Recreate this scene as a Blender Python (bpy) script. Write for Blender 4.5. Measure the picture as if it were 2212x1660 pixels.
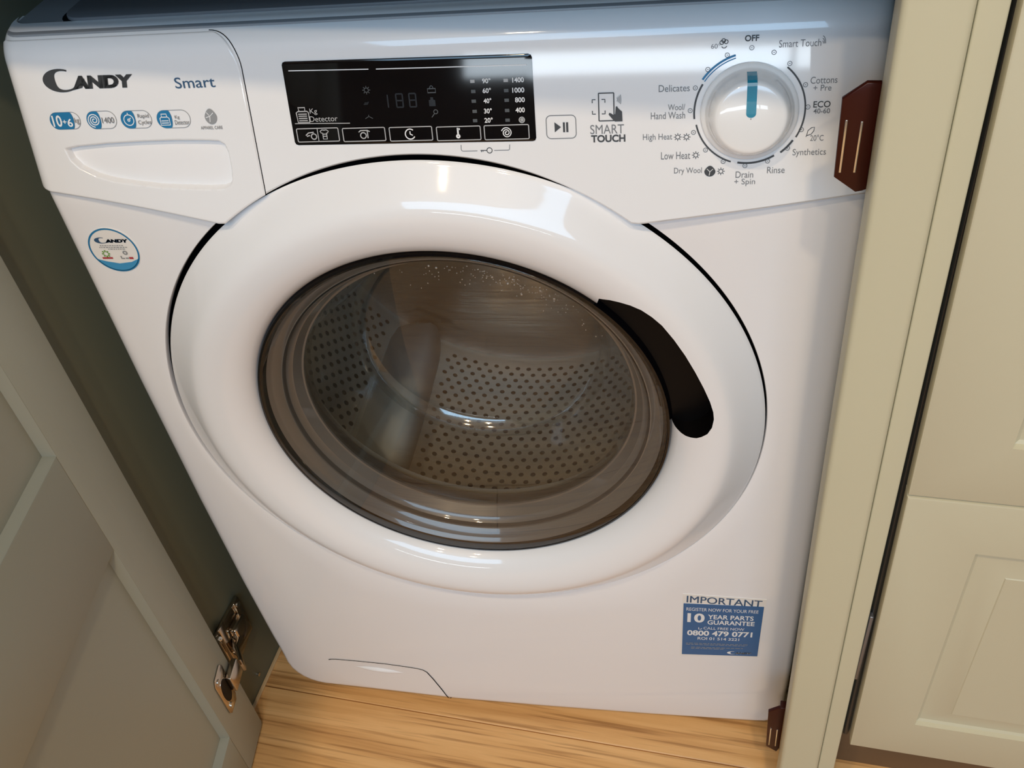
import bpy, bmesh, math, random
from math import sin, cos, pi, sqrt, atan2, radians, hypot
from mathutils import Matrix, Vector
random.seed(7)
for o in list(bpy.data.objects): bpy.data.objects.remove(o)
SC = bpy.context.scene
COL = SC.collection

# ------------------------------------------------------------------ camera
W, H, FPX = 2212, 1660, 2103.28
cam = bpy.data.objects.new('camera', bpy.data.cameras.new('camera'))
COL.objects.link(cam)
cam.location = (0.145717, -0.538939, 1.016667)
cam.rotation_euler = (0.825054, 0.104417, 0.137773)
cam.data.sensor_width = 36.0
cam.data.lens = FPX / W * 36.0
cam.data.clip_start = 0.01
SC.camera = cam

# ------------------------------------------------------------------ exposure, world
SC.view_settings.view_transform = 'Standard'
SC.view_settings.look = 'None'
SC.view_settings.gamma = 1.0
SC.view_settings.exposure = 0.06
SC.view_settings.use_curve_mapping = False
SC.cycles.max_bounces = 10
SC.cycles.diffuse_bounces = 4
SC.cycles.glossy_bounces = 6
SC.cycles.transparent_max_bounces = 16
SC.cycles.sample_clamp_indirect = 4.0
SC.cycles.caustics_reflective = False
SC.cycles.caustics_refractive = False
wd = bpy.data.worlds.new('world'); SC.world = wd; wd.use_nodes = True
wd.node_tree.nodes['Background'].inputs[0].default_value = (0.55, 0.68, 0.85, 1)
wd.node_tree.nodes['Background'].inputs[1].default_value = 0.3

A = 0.095                       # the joinery stands 5.4 degrees off the machine's front
def c2w(u, v, z=0.0):           # joinery frame -> world
    return (u*cos(A)+v*sin(A), -u*sin(A)+v*cos(A), z)

CEIL = 2.2
LAMP_WARM = (1.0, 0.77, 0.50)
LAMPS = [(-0.30, -1.05), (0.32, -1.05), (-0.30, -1.72), (0.32, -1.72)]   # ceiling downlights (x, y)
LAMP_W = 7.5
for i, (x, y) in enumerate(LAMPS):
    ld = bpy.data.lights.new('downlight_bulb', 'AREA'); ld.shape = 'DISK'; ld.size = 0.08
    ld.energy = LAMP_W; ld.color = LAMP_WARM
    lo = bpy.data.objects.new('downlight_bulb', ld); COL.objects.link(lo)
    lo.location = (x, y, CEIL-0.03)
WIN = (-.60, 1.46, 1.09, 1.21)   # x0, x1, z0, z1 of the window in the far wall
WIN_V = -5.0
WIN_STR = 14.0
ld = bpy.data.lights.new('daylight_fill', 'AREA'); ld.shape = 'RECTANGLE'; ld.size = 2.1; ld.size_y = .86  # fill light added for the cool window glow; its source is unseen
ld.energy = 34.5; ld.color = (0.40, 0.69, 1.0)
lo = bpy.data.objects.new('daylight_fill', ld); COL.objects.link(lo)
lo.location = (.15, -2.47, 1.853); lo.rotation_euler = (radians(52), 0, radians(3))

# ------------------------------------------------------------------ helpers
OFF = {}
def root(name, label, cat, loc=(0, 0, 0), rot=0.0, frame=True, group=None, kind=None):
    """Empty at the thing's base; parts are written in the frame turned by rot about the world origin"""
    o = bpy.data.objects.new(name, None); COL.objects.link(o)
    o.location = loc; o.rotation_euler = (0, 0, rot); o.empty_display_size = 0.05
    if kind: o['kind'] = kind
    if label: o['label'] = label
    if cat: o['category'] = cat
    if group: o['group'] = group
    OFF[o.name] = tuple(Matrix.Rotation(-rot, 3, 'Z') @ Vector(loc)) if frame else (0, 0, 0)
    return o
def link(name, me, mat, parent=None, label=None, kind=None):
    o = bpy.data.objects.new(name, me); COL.objects.link(o)
    if mat is not None:
        if isinstance(mat, (list, tuple)):
            for m in mat: me.materials.append(m)
        elif not me.materials: me.materials.append(mat)
    if parent is not None:
        o.parent = parent
        if parent.type == 'EMPTY':
            f = OFF[parent.name]; o.location = (-f[0], -f[1], -f[2])
    if label: o['label'] = label
    if kind: o['kind'] = kind
    return o
def mk(name, vs, fs, mat, parent=None, smooth=None, label=None, kind=None):
    me = bpy.data.meshes.new(name); me.from_pydata([tuple(v) for v in vs], [], fs); me.validate(); me.update()
    bm = bmesh.new(); bm.from_mesh(me); bmesh.ops.recalc_face_normals(bm, faces=bm.faces) if kind != 'raw' else None
    bm.to_mesh(me); bm.free()
    if smooth is not None:
        for p in me.polygons: p.use_smooth = True
        me.set_sharp_from_angle(angle=radians(smooth))
    return link(name, me, mat, parent, label, kind if kind != 'raw' else None)
def mkraw(name, vs, fs, mat, parent=None, smooth=None, label=None, kind=None):
    me = bpy.data.meshes.new(name); me.from_pydata([tuple(v) for v in vs], [], fs); me.update()
    if smooth is not None:
        for p in me.polygons: p.use_smooth = True
        me.set_sharp_from_angle(angle=radians(smooth))
    return link(name, me, mat, parent, label, kind)
def bevel_box(name, x0, x1, y0, y1, z0, z1, mat, parent=None, b=0.001, seg=2, label=None, kind=None, fn=None):
    bm = bmesh.new(); bmesh.ops.create_cube(bm, size=1)
    for v in bm.verts:
        v.co = Vector((x0+(v.co.x+.5)*(x1-x0), y0+(v.co.y+.5)*(y1-y0), z0+(v.co.z+.5)*(z1-z0)))
        if fn: v.co = Vector(fn(v.co))
    if b: bmesh.ops.bevel(bm, geom=list(bm.edges), offset=b, segments=seg, profile=.5, affect='EDGES')
    me = bpy.data.meshes.new(name); bm.to_mesh(me); bm.free()
    if b:
        for p in me.polygons: p.use_smooth = True
        me.set_sharp_from_angle(angle=radians(50))
    return link(name, me, mat, parent, label, kind)
def prism(name, pts, y0, y1, mat, parent=None, b=0.0, label=None, axis='y', seg=2):
    """outline pts (a, c) extruded from y0 to y1 along an axis"""
    P = (lambda a, c, h: (a, h, c)) if axis == 'y' else ((lambda a, c, h: (h, a, c)) if axis == 'x' else (lambda a, c, h: (a, c, h)))
    bm = bmesh.new()
    lo_ = [bm.verts.new(P(a, c, y0)) for a, c in pts]; hi = [bm.verts.new(P(a, c, y1)) for a, c in pts]
    f1 = bm.faces.new(lo_); f2 = bm.faces.new(list(reversed(hi)))
    n = len(pts)
    for i in range(n): bm.faces.new((lo_[i], hi[i], hi[(i+1) % n], lo_[(i+1) % n]))
    bmesh.ops.recalc_face_normals(bm, faces=bm.faces)
    if b: bmesh.ops.bevel(bm, geom=list(f1.edges)+list(f2.edges), offset=b, segments=seg, profile=.5, affect='EDGES')
    me = bpy.data.meshes.new(name); bm.to_mesh(me); bm.free()
    for p in me.polygons: p.use_smooth = True
    me.set_sharp_from_angle(angle=radians(40))
    return link(name, me, mat, parent, label)
def lathe(name, prof, cx, cz, mat, parent=None, n=128, closed=False, smooth=35, label=None, kind=None):
    """profile (r, y) turned about the y axis through (cx, cz)"""
    vs, fs = [], []
    m = len(prof)
    for i in range(n):
        a = 2*pi*i/n
        for r, y in prof: vs.append((cx+r*cos(a), y, cz+r*sin(a)))
    for i in range(n):
        j = (i+1) % n
        for k in range(m if closed else m-1):
            l = (k+1) % m
            fs.append((i*m+k, i*m+l, j*m+l, j*m+k))
    return mk(name, vs, fs, mat, parent, smooth, label, kind)
def tube(name, pts, r, mat, parent=None, n=8, label=None, kind=None):
    vs, fs = [], []
    for i, p in enumerate(pts):
        p = Vector(p); a = Vector(pts[max(i-1, 0)]); b = Vector(pts[min(i+1, len(pts)-1)])
        t = (b-a).normalized(); u = t.cross(Vector((.3, .7, .64))).normalized(); w = t.cross(u)
        for k in range(n):
            q = p+u*(r*cos(2*pi*k/n))+w*(r*sin(2*pi*k/n)); vs.append(q)
    for i in range(len(pts)-1):
        for k in range(n): fs.append((i*n+k, i*n+(k+1) % n, (i+1)*n+(k+1) % n, (i+1)*n+k))
    fs.append(tuple(range(n))[::-1]); fs.append(tuple((len(pts)-1)*n+k for k in range(n)))
    return mk(name, vs, fs, mat, parent, 60, label, kind)

# ------------------------------------------------------------------ materials
def nodes(name):
    m = bpy.data.materials.new(name); m.use_nodes = True
    nt = m.node_tree; b = nt.nodes['Principled BSDF']
    return m, nt, b
def mat(name, col, rough=.4, metal=0.0, coat=0.0, noise=0.0, nscale=20.0, bump=0.0, spec=0.5, coatr=.03):
    m, nt, b = nodes(name)
    b.inputs['Base Color'].default_value = (*col, 1); b.inputs['Roughness'].default_value = rough
    b.inputs['Metallic'].default_value = metal; b.inputs['Coat Weight'].default_value = coat
    b.inputs['Coat Roughness'].default_value = coatr; b.inputs['Specular IOR Level'].default_value = spec
    if noise or bump:
        tc = nt.nodes.new('ShaderNodeTexCoord'); nz = nt.nodes.new('ShaderNodeTexNoise')
        nz.inputs['Scale'].default_value = nscale; nz.inputs['Detail'].default_value = 3
        nt.links.new(tc.outputs['Object'], nz.inputs['Vector'])
        if noise:
            mx = nt.nodes.new('ShaderNodeMix'); mx.data_type = 'RGBA'
            mx.inputs[6].default_value = (*[c*(1-noise) for c in col], 1); mx.inputs[7].default_value = (*[min(1, c*(1+noise)) for c in col], 1)
            nt.links.new(nz.outputs['Fac'], mx.inputs[0]); nt.links.new(mx.outputs[2], b.inputs['Base Color'])
        if bump:
            bp = nt.nodes.new('ShaderNodeBump'); bp.inputs['Strength'].default_value = bump; bp.inputs['Distance'].default_value = .001
            nt.links.new(nz.outputs['Fac'], bp.inputs['Height']); nt.links.new(bp.outputs['Normal'], b.inputs['Normal'])
    return m
def emis(name, col, s):
    m = bpy.data.materials.new(name); m.use_nodes = True; nt = m.node_tree
    nt.nodes.remove(nt.nodes['Principled BSDF']); e = nt.nodes.new('ShaderNodeEmission')
    e.inputs[0].default_value = (*col, 1); e.inputs[1].default_value = s
    nt.links.new(e.outputs[0], nt.nodes['Material Output'].inputs[0]); return m
def glass(name, tint, ior=1.45, rough=.02, base=0.0, gcol=(1, 1, 1)):
    """tinted see-through plastic: transparent tint with a Fresnel gloss over it"""
    m = bpy.data.materials.new(name); m.use_nodes = True; nt = m.node_tree
    nt.nodes.remove(nt.nodes['Principled BSDF'])
    t = nt.nodes.new('ShaderNodeBsdfTransparent'); t.inputs[0].default_value = (*tint, 1)
    d = nt.nodes.new('ShaderNodeBsdfDiffuse'); d.inputs[0].default_value = (.30, .27, .25, 1)
    g = nt.nodes.new('ShaderNodeBsdfGlossy'); g.inputs['Roughness'].default_value = rough; g.inputs[0].default_value = (*gcol, 1)
    f = nt.nodes.new('ShaderNodeFresnel'); ge = nt.nodes.new('ShaderNodeNewGeometry')
    ma = nt.nodes.new('ShaderNodeMapRange'); ma.inputs[3].default_value = ior; ma.inputs[4].default_value = 1/ior
    nt.links.new(ge.outputs['Backfacing'], ma.inputs[0]); nt.links.new(ma.outputs[0], f.inputs[0])
    m0 = nt.nodes.new('ShaderNodeMixShader'); m0.inputs[0].default_value = base
    mx = nt.nodes.new('ShaderNodeMixShader')
    nt.links.new(t.outputs[0], m0.inputs[1]); nt.links.new(d.outputs[0], m0.inputs[2])
    nt.links.new(f.outputs[0], mx.inputs[0]); nt.links.new(m0.outputs[0], mx.inputs[1]); nt.links.new(g.outputs[0], mx.inputs[2])
    nt.links.new(mx.outputs[0], nt.nodes['Material Output'].inputs[0]); return m
def wood(name):
    m, nt, b = nodes(name); N, Lk = nt.nodes, nt.links
    tc = N.new('ShaderNodeTexCoord'); mp = N.new('ShaderNodeMapping'); oi = N.new('ShaderNodeObjectInfo')
    mul = N.new('ShaderNodeMath'); mul.operation = 'MULTIPLY'; mul.inputs[1].default_value = 7.0
    cb = N.new('ShaderNodeCombineXYZ'); ad = N.new('ShaderNodeVectorMath'); ad.operation = 'ADD'
    Lk.new(oi.outputs['Random'], mul.inputs[0]); Lk.new(mul.outputs[0], cb.inputs[0]); Lk.new(mul.outputs[0], cb.inputs[1])
    Lk.new(tc.outputs['Object'], ad.inputs[0]); Lk.new(cb.outputs[0], ad.inputs[1])
    mp.inputs['Scale'].default_value = (1.6, 34, 10); mp.inputs['Rotation'].default_value = (0, 0, radians(-3.5))
    Lk.new(ad.outputs[0], mp.inputs['Vector'])
    n1 = N.new('ShaderNodeTexNoise'); n1.inputs['Scale'].default_value = 1.6; n1.inputs['Detail'].default_value = 6; n1.inputs['Roughness'].default_value = .62
    n1.inputs['Distortion'].default_value = .5
    Lk.new(mp.outputs[0], n1.inputs['Vector'])
    mp2 = N.new('ShaderNodeMapping'); mp2.inputs['Scale'].default_value = (5, 190, 30); mp2.inputs['Rotation'].default_value = (0, 0, radians(-3.5))
    Lk.new(ad.outputs[0], mp2.inputs['Vector'])
    n2 = N.new('ShaderNodeTexNoise'); n2.inputs['Scale'].default_value = 1.3; n2.inputs['Detail'].default_value = 3
    Lk.new(mp2.outputs[0], n2.inputs['Vector'])
    r1 = N.new('ShaderNodeValToRGB'); e = r1.color_ramp.elements
    e[0].position = .30; e[0].color = (.55, .28, .095, 1); e[1].position = .62; e[1].color = (.78, .46, .19, 1)
    x = r1.color_ramp.elements.new(.47); x.color = (.68, .375, .14, 1)
    Lk.new(n1.outputs['Fac'], r1.inputs[0])
    r2 = N.new('ShaderNodeValToRGB'); e = r2.color_ramp.elements
    e[0].position = .34; e[0].color = (.50, .42, .34, 1); e[1].position = .47; e[1].color = (1, 1, 1, 1)
    Lk.new(n2.outputs['Fac'], r2.inputs[0])
    mx = N.new('ShaderNodeMix'); mx.data_type = 'RGBA'; mx.blend_type = 'MULTIPLY'; mx.inputs[0].default_value = .75
    Lk.new(r1.outputs[0], mx.inputs[6]); Lk.new(r2.outputs[0], mx.inputs[7]); Lk.new(mx.outputs[2], b.inputs['Base Color'])
    b.inputs['Roughness'].default_value = .42
    bp = N.new('ShaderNodeBump'); bp.inputs['Strength'].default_value = .25; bp.inputs['Distance'].default_value = .0006
    Lk.new(n2.outputs['Fac'], bp.inputs['Height']); Lk.new(bp.outputs['Normal'], b.inputs['Normal'])
    return m
def brushed(name, col, rough=.28, met=1.0):
    m, nt, b = nodes(name); N, Lk = nt.nodes, nt.links
    b.inputs['Metallic'].default_value = met; b.inputs['Base Color'].default_value = (*col, 1)
    tc = N.new('ShaderNodeTexCoord'); mp = N.new('ShaderNodeMapping'); mp.inputs['Scale'].default_value = (8, 8, 260)
    nz = N.new('ShaderNodeTexNoise'); nz.inputs['Scale'].default_value = 1.5; nz.inputs['Detail'].default_value = 4
    Lk.new(tc.outputs['Object'], mp.inputs[0]); Lk.new(mp.outputs[0], nz.inputs['Vector'])
    mr = N.new('ShaderNodeMapRange'); mr.inputs[3].default_value = rough*.7; mr.inputs[4].default_value = rough*1.5
    Lk.new(nz.outputs['Fac'], mr.inputs[0]); Lk.new(mr.outputs[0], b.inputs['Roughness'])
    bp = N.new('ShaderNodeBump'); bp.inputs['Strength'].default_value = .3; bp.inputs['Distance'].default_value = .0005
    Lk.new(nz.outputs['Fac'], bp.inputs['Height']); Lk.new(bp.outputs['Normal'], b.inputs['Normal'])
    return m
M = dict(
    white=mat('white_plastic', (.81, .805, .81), .35, coat=.9, noise=.01, nscale=3, coatr=.045, spec=.3),
    enamel=mat('white_enamel', (.82, .81, .815), .35, coat=.8, noise=.01, nscale=3, coatr=.02, spec=.25),
    knobw=mat('knob_white', (.82, .815, .81), .18, coat=.6, coatr=.02),
    black=mat('black_gloss', (.002, .002, .003), .05, coat=0, spec=.45),
    blackm=mat('black_plastic', (.003, .0025, .0025), .4, spec=.12),
    gap=mat('gap_black', (.004, .004, .005), .9, spec=.05),
    rubber=mat('grey_rubber', (.055, .05, .047), .45, noise=.1),
    ringg=mat('smoke_grey', (.105, .098, .09), .35, coat=1.0, coatr=.05),
    steel=brushed('drum_steel', (.80, .81, .76), .18, .80),
    steelb=brushed('drum_back_steel', (.17, .135, .11), .5),  # darker than the drum: dim brown reflection put into the colour
    lifter=mat('lifter_grey', (.34, .37, .38), .4, noise=.05),
    hole=mat('hole_black', (.01, .01, .01), .8, spec=.1),
    chrome=mat('nickel_plate', (.55, .47, .38), .16, metal=1, noise=.08, nscale=60),
    screwm=mat('screw_steel', (.75, .74, .70), .22, metal=1, noise=.05),
    cream=mat('cream_paint', (.56, .525, .37), .48, noise=.03, nscale=6, bump=.12),
    creamd=mat('cream_door_paint', (.545, .505, .36), .50, noise=.02, nscale=5, bump=.1),
    sage=mat('sage_paint', (.36, .36, .29), .50, noise=.03, nscale=5, bump=.1),
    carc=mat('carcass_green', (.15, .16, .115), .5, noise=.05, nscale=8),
    wood=wood('oak_planks'),
    sub=mat('subfloor_brown', (.10, .055, .02), .8, noise=.1),
    wall=mat('wall_paint', (.55, .54, .52), .8, noise=.02, nscale=3),
    ceil=mat('ceiling_paint', (.78, .78, .77), .85, noise=.02, nscale=3),
    stone=mat('worktop_stone', (.09, .09, .095), .35, noise=.3, nscale=60),
    maroon=mat('maroon_plastic', (.040, .006, .003), .35, coat=.0, spec=.25, noise=.15, nscale=30),
    grey=mat('print_grey', (.17, .175, .185), .5, noise=.03),
    dark=mat('print_dark', (.045, .047, .05), .5, noise=.03),
    navy=mat('print_navy', (.03, .085, .17), .5, noise=.03),
    blue=mat('print_blue', (.012, .17, .36), .45, noise=.03),
    teal=mat('indicator_teal', (.01, .22, .34), .2, coat=.6, noise=.03),
    sblue=mat('sticker_blue', (.02, .115, .29), .35, noise=.04),
    pwhite=mat('print_white', (.80, .80, .80), .5, noise=.02),
    dgrey=mat('display_print_grey', (.42, .42, .42), .5, noise=.03),
    ghost=mat('display_ghost', (.006, .006, .007), .3, noise=.03),
    dim=mat('display_dim', (.07, .073, .073), .4, noise=.03),
    stick=mat('sticker_paper', (.80, .77, .73), .35, noise=.02),
    green=mat('print_green', (.16, .32, .06), .5, noise=.1),
    red=mat('print_red', (.42, .04, .05), .5, noise=.1),
    wool_=mat('print_wool_grey', (.28, .285, .29), .5, noise=.05),
    seal=mat('black_seal', (.012, .013, .014), .3, noise=.1),
    sky=emis('daylight_pane', (.78, .90, 1.0), WIN_STR),
    smoke=glass('smoked_cover', (.93, .91, .885), 1.5, .012, base=.005),
    bowl=glass('bowl_glass', (.97, .98, .975), 1.42, .015, base=.002),
    water=glass('water', (.95, .95, .95), 1.5, .01),
    trimw=mat('white_trim', (.75, .75, .74), .4, noise=.02),
)

# ================================================================== ROOM
RU0, RU1, RV0, RV1 = -2.3, 2.3, WIN_V, 0.52
def struct(name, *a, **k):
    o = bevel_box(name, *a, **k); o['kind'] = 'structure'; o.rotation_euler.z = -A; return o
def sroot(name):
    return root(name, None, None, (0, 0, 0), -A, kind='structure')
struct('wall_back', RU0, RU1, RV1, RV1+.06, 0, CEIL, M['wall'], b=0)
struct('wall_left', RU0-.06, RU0, RV0, RV1, 0, CEIL, M['wall'], b=0)
struct('wall_right', RU1, RU1+.06, RV0, RV1, 0, CEIL, M['wall'], b=0)
struct('ceiling', RU0, RU1, RV0, RV1, CEIL, CEIL+.06, M['ceil'], b=0)
wx0, wx1, wz0, wz1 = WIN
struct('wall_front', RU0, RU1, RV0-.12, RV0-.06, 0, CEIL, M['wall'], b=0)
wr = sroot('window_1')
bevel_box('pane', wx0, wx1, RV0-.03, RV0-.025, wz0, wz1, M['sky'], wr, b=0)
for x in (wx0-.05, wx1): bevel_box('frame_bar', x, x+.05, RV0-.06, RV0+.02, wz0-.05, wz1+.05, M['trimw'], wr, b=.004)
for z in (wz0-.05, wz1): bevel_box('frame_bar', wx0, wx1, RV0-.06, RV0+.02, z, z+.05, M['trimw'], wr, b=.004)
for x in (1.18,): bevel_box('glazing_bar', x, x+.03, RV0-.02, RV0+.0, wz0, wz1, M['trimw'], wr, b=.002)

# made-up frame that houses the added fill light; no window is known here
rw = bpy.data.objects.new('fill_light_frame', None); COL.objects.link(rw); rw['kind'] = 'structure'
rw.location = (.15, -2.47, 1.853); rw.rotation_euler = (radians(52), 0, radians(3)); OFF[rw.name] = (0, 0, 0)
for x in (-1.11, 1.06): bevel_box('frame_bar', x, x+.05, -.44, .43, -.01, .06, M['trimw'], rw, b=.004)
for y in (-.48, .43): bevel_box('frame_bar', -1.11, 1.11, y, y+.04, -.01, .06, M['trimw'], rw, b=.004)
bevel_box('fill_light_back', -1.11, 1.11, -.48, .47, .062, .08, M['trimw'], rw, b=0)

fl = sroot('floor')
fs = bevel_box('subfloor', RU0, RU1, RV0-.06, RV1, -.05, -.012, M['sub'], fl, b=0)
PW, PL = .148, 1.5
pm = None
k0 = int((RV0-.06+.0225)/PW)
for j in range(k0, 5):
    v0 = -.0225+j*PW
    if v0 > RV1-.02: break
    st = (.37*j) % PL
    u = RU0-st
    if j in (-1, 0): u = -1.9
    while u < RU1:
        a0, a1 = max(u, RU0), min(u+PL, RU1)
        if a1-a0 > .02:
            if pm is None:
                bm = bmesh.new(); bmesh.ops.create_cube(bm, size=1)
                for w in bm.verts: w.co = Vector((w.co.x*(PL-.0006), w.co.y*(PW-.0008), w.co.z*.012))
                top = [e for e in bm.edges if all(q.co.z > 0 for q in e.verts)]
                bmesh.ops.bevel(bm, geom=top, offset=.0009, segments=1, affect='EDGES')
                pm = bpy.data.meshes.new('plank'); bm.to_mesh(pm); bm.free(); pm.materials.append(M['wood'])
            o = bpy.data.objects.new('plank', pm); COL.objects.link(o); o.parent = fl
            o.location = ((a0+a1)/2, v0+PW/2, -.006); o.scale = ((a1-a0)/PL, min(PW, RV1-v0)/PW, 1)
        u += PL

# ================================================================== CUPBOARD (joinery frame, turned by -A)
cup = root('laundry_cupboard', 'cream painted cupboard frame standing around the white washing machine, dark green inside', 'cupboard', c2w(0, .2), -A)
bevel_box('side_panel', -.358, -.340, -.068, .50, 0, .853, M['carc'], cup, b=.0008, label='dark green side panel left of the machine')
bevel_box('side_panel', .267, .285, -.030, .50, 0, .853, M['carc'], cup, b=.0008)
bevel_box('shade_panel', -.339, .266, .016, .484, .818, .853, M['carc'], cup, b=.0008)  # unseen panel added to keep light off the machine's top
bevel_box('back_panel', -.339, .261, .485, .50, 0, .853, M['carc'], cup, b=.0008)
def leanbox(name, u0, u1, v0, v1, z0, z1, m, par, b, label=None, seg=3):
    """u0/u1 = (value at z=0, slope per metre)"""
    bm = bmesh.new(); bmesh.ops.create_cube(bm, size=1)
    for w in bm.verts:
        z = z0 if w.co.z < 0 else z1
        u = (u0[0]+u0[1]*z) if w.co.x < 0 else (u1[0]+u1[1]*z)
        w.co = Vector((u, v0 if w.co.y < 0 else v1, z))
    bmesh.ops.bevel(bm, geom=[e for e in bm.edges if abs((e.verts[0].co-e.verts[1].co).z) > .1], offset=b, segments=seg, profile=.5, affect='EDGES')
    me = bpy.data.meshes.new(name); bm.to_mesh(me); bm.free()
    for p in me.polygons: p.use_smooth = True
    me.set_sharp_from_angle(angle=radians(50))
    return link(name, me, m, par, label)
leanbox('door_post', (.2520, -.0068), (.2858, -.0098), -.070, -.038, 0, .853, M['cream'], cup, .0035)
leanbox('cover_strip', (.2862, -.0098), (.3003, -.0105), -.0665, -.020, 0, .853, M['cream'], cup, .0012)
# maroon hinge-cover plates on the post's left flank
def hinge_plate(pts, slots, lab):
    pl = prism('catch_plate', pts, -.0385, -.035, M['maroon'], cup, b=.0006, label=lab)
    for (a, b) in slots:
        (x0, z0), (x1, z1) = a, b
        d = Vector((x1-x0, z1-z0)).normalized(); n = Vector((-d.y, d.x))*.00065
        out = [(x0+n.x, z0+n.y), (x0-n.x, z0-n.y), (x1-n.x, z1-n.y), (x1+n.x, z1+n.y)]
        prism('metal_strip', out, -.0391, -.0384, M['screwm'], pl, b=.0002)
    return pl
hinge_plate([(.2400, .7791), (.2470, .7791), (.2475, .7175), (.2455, .7165), (.2421, .7156), (.2300, .7245), (.2289, .7700)],
            [((.2325, .7586), (.2327, .7277)), ((.2402, .7580), (.2401, .7280))], 'maroon catch plate with two metal strips, upper one')
hinge_plate([(.2365, .1504), (.2455, .1600), (.2510, .1604), (.2515, .0850), (.2500, .0790), (.2490, .0771), (.2388, .0853)],
            [((.2410, .1211), (.2415, .0891)), ((.2470, .1210), (.2475, .0889))], 'maroon catch plate with two metal strips, lower one')
bevel_box('catch_foot', .2465, .2520, -.0384, -.030, .155, .161, M['maroon'], cup, b=.0008)
# hinge mounting plate and arm on the left side panel
hm = bevel_box('hinge_mount', -.3402, -.3345, -.052, .001, .098, .150, M['chrome'], cup, b=.0015, seg=3, label='nickel hinge mounting plate')
bevel_box('hinge_wing', -.3350, -.3315, -.049, -.036, .094, .157, M['chrome'], hm, b=.0012)
bevel_box('hinge_wing', -.3350, -.3315, -.013, -.003, .094, .154, M['chrome'], hm, b=.0012)
bevel_box('hinge_bridge', -.3345, -.3240, -.036, -.012, .112, .138, M['chrome'], hm, b=.003, seg=3)
lathe('screw', [(0, -.0545), (.0030, -.0545), (.0038, -.0525), (.0038, -.050)], -.3335, .146, M['screwm'], hm, n=16)
tube('screw', [(-.3345, -.008, .148), (-.3300, -.008, .148)], .0034, M['screwm'], hm, 12)
tube('screw', [(-.3345, -.042, .104), (-.3300, -.042, .104)], .0030, M['screwm'], hm, 12)
prism('hinge_arm', [(-.3355, -.010), (-.3270, -.010), (-.3220, -.044), (-.3120, -.056), (-.3100, -.0605), (-.3125, -.0620), (-.3145, -.0590), (-.3255, -.0490), (-.3330, -.0350)], .104, .126, M['chrome'], cup, b=.0012, axis='z', label='nickel hinge arm')
tube('panel_screw', [(-.3402, -.021, .0215), (-.3380, -.021, .0215)], .0022, M['screwm'], cup, 12)
# thin oak packer where the side panel meets the floor
bevel_box('packer_strip', -.3398, -.3355, -.066, .30, .0, .0022, mat('oak_packer', (.62, .42, .22), .45, noise=.1, nscale=40), cup, b=.0004)

# worktop
wt = root('worktop', 'dark stone worktop running above the washing machine', 'worktop', c2w(0, .2, .855), -A)
bevel_box('slab', -.75, 1.2, -.075, .515, .857, .885, M['stone'], wt, b=.003)

# ------------------------------------------------------------------ open cupboard door, left
dr = root('cupboard_door', 'open sage panelled cupboard door with recessed panels, hinged left of the washing machine', 'door',
          (-.322, -.040, .005), atan2(-cos(.10), sin(.10)), frame=False)
OFF[dr.name] = (0, 0, .005)
DW, DT, DH = .52, .021, .845
dp = [(.0, .0575), (DW-.058, DW)]
G = 0.0
def dbox(n, w0, w1, z0, z1, y0=-DT, y1=0.0, b=.0006): return bevel_box(n, w0, w1, y0, y1, z0, z1, M['sage'], dr, b=b)
# hinge-side and leading stiles, rails
pts = [(0, .009), (.003, .0055), (.0575, .0055), (.0575, DH), (0, DH)]
prism('stile', pts, -DT, 0, M['sage'], dr, b=.0008)
dbox('stile', DW-.058, DW, .0055, DH)
dbox('rail', .0576, DW-.0581, .0055, .083)
dbox('rail', .0576, DW-.0581, .404, .518)
dbox('rail', .0576, DW-.0581, DH-.085, DH)
for z0, z1 in ((.0835, .4035), (.5185, DH-.0855)):
    dbox('panel', .058, DW-.0585, z0, z1, y0=-DT+.003, y1=-.0085, b=.0)
# bevelled beads round the recesses (hinge side and bottom)
for z0, z1 in ((.0832, .4038), (.5182, DH-.0852)):
    prism('bead', [(.0572, 0), (.0606, -.0084), (.0572, -.0084)], z0+.0002, z1, M['sage'], dr, axis='z')
    bd = prism('bead', [(-.0001, z0-.0001), (-.0084, z0+.0038), (-.0084, z0-.0001)], .0575, DW-.0582, M['sage'], dr, axis='x')
# cup hinge on the door's inner face
cp = prism('hinge_plate', [(.0135, .152), (.017, .158), (.0355, .157), (.0395, .150), (.0395, .101), (.0365, .0955), (.0200, .0945), (.0160, .101)], 0, .0016, M['chrome'], dr, b=.0005, label='copper-toned nickel hinge plate')
prism('hinge_cup', [(.027+.0085*cos(t*pi/12), .126+.0175*sin(t*pi/12)) for t in range(24)], .0014, .0022, M['blackm'], cp)
prism('hinge_lip', [(.027+.0100*cos(t*pi/12), .126+.0190*sin(t*pi/12)) for t in range(24)], .0010, .0019, M['chrome'], cp, b=.0003)
bevel_box('hinge_tongue', -.004, .021, .0018, .0085, .112, .137, M['chrome'], cp, b=.0015, seg=3)
for z in (.104, .150): tube('screw', [(.032, .0015, z), (.032, .0030, z)], .0032, M['screwm'], cp, 12)

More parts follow.
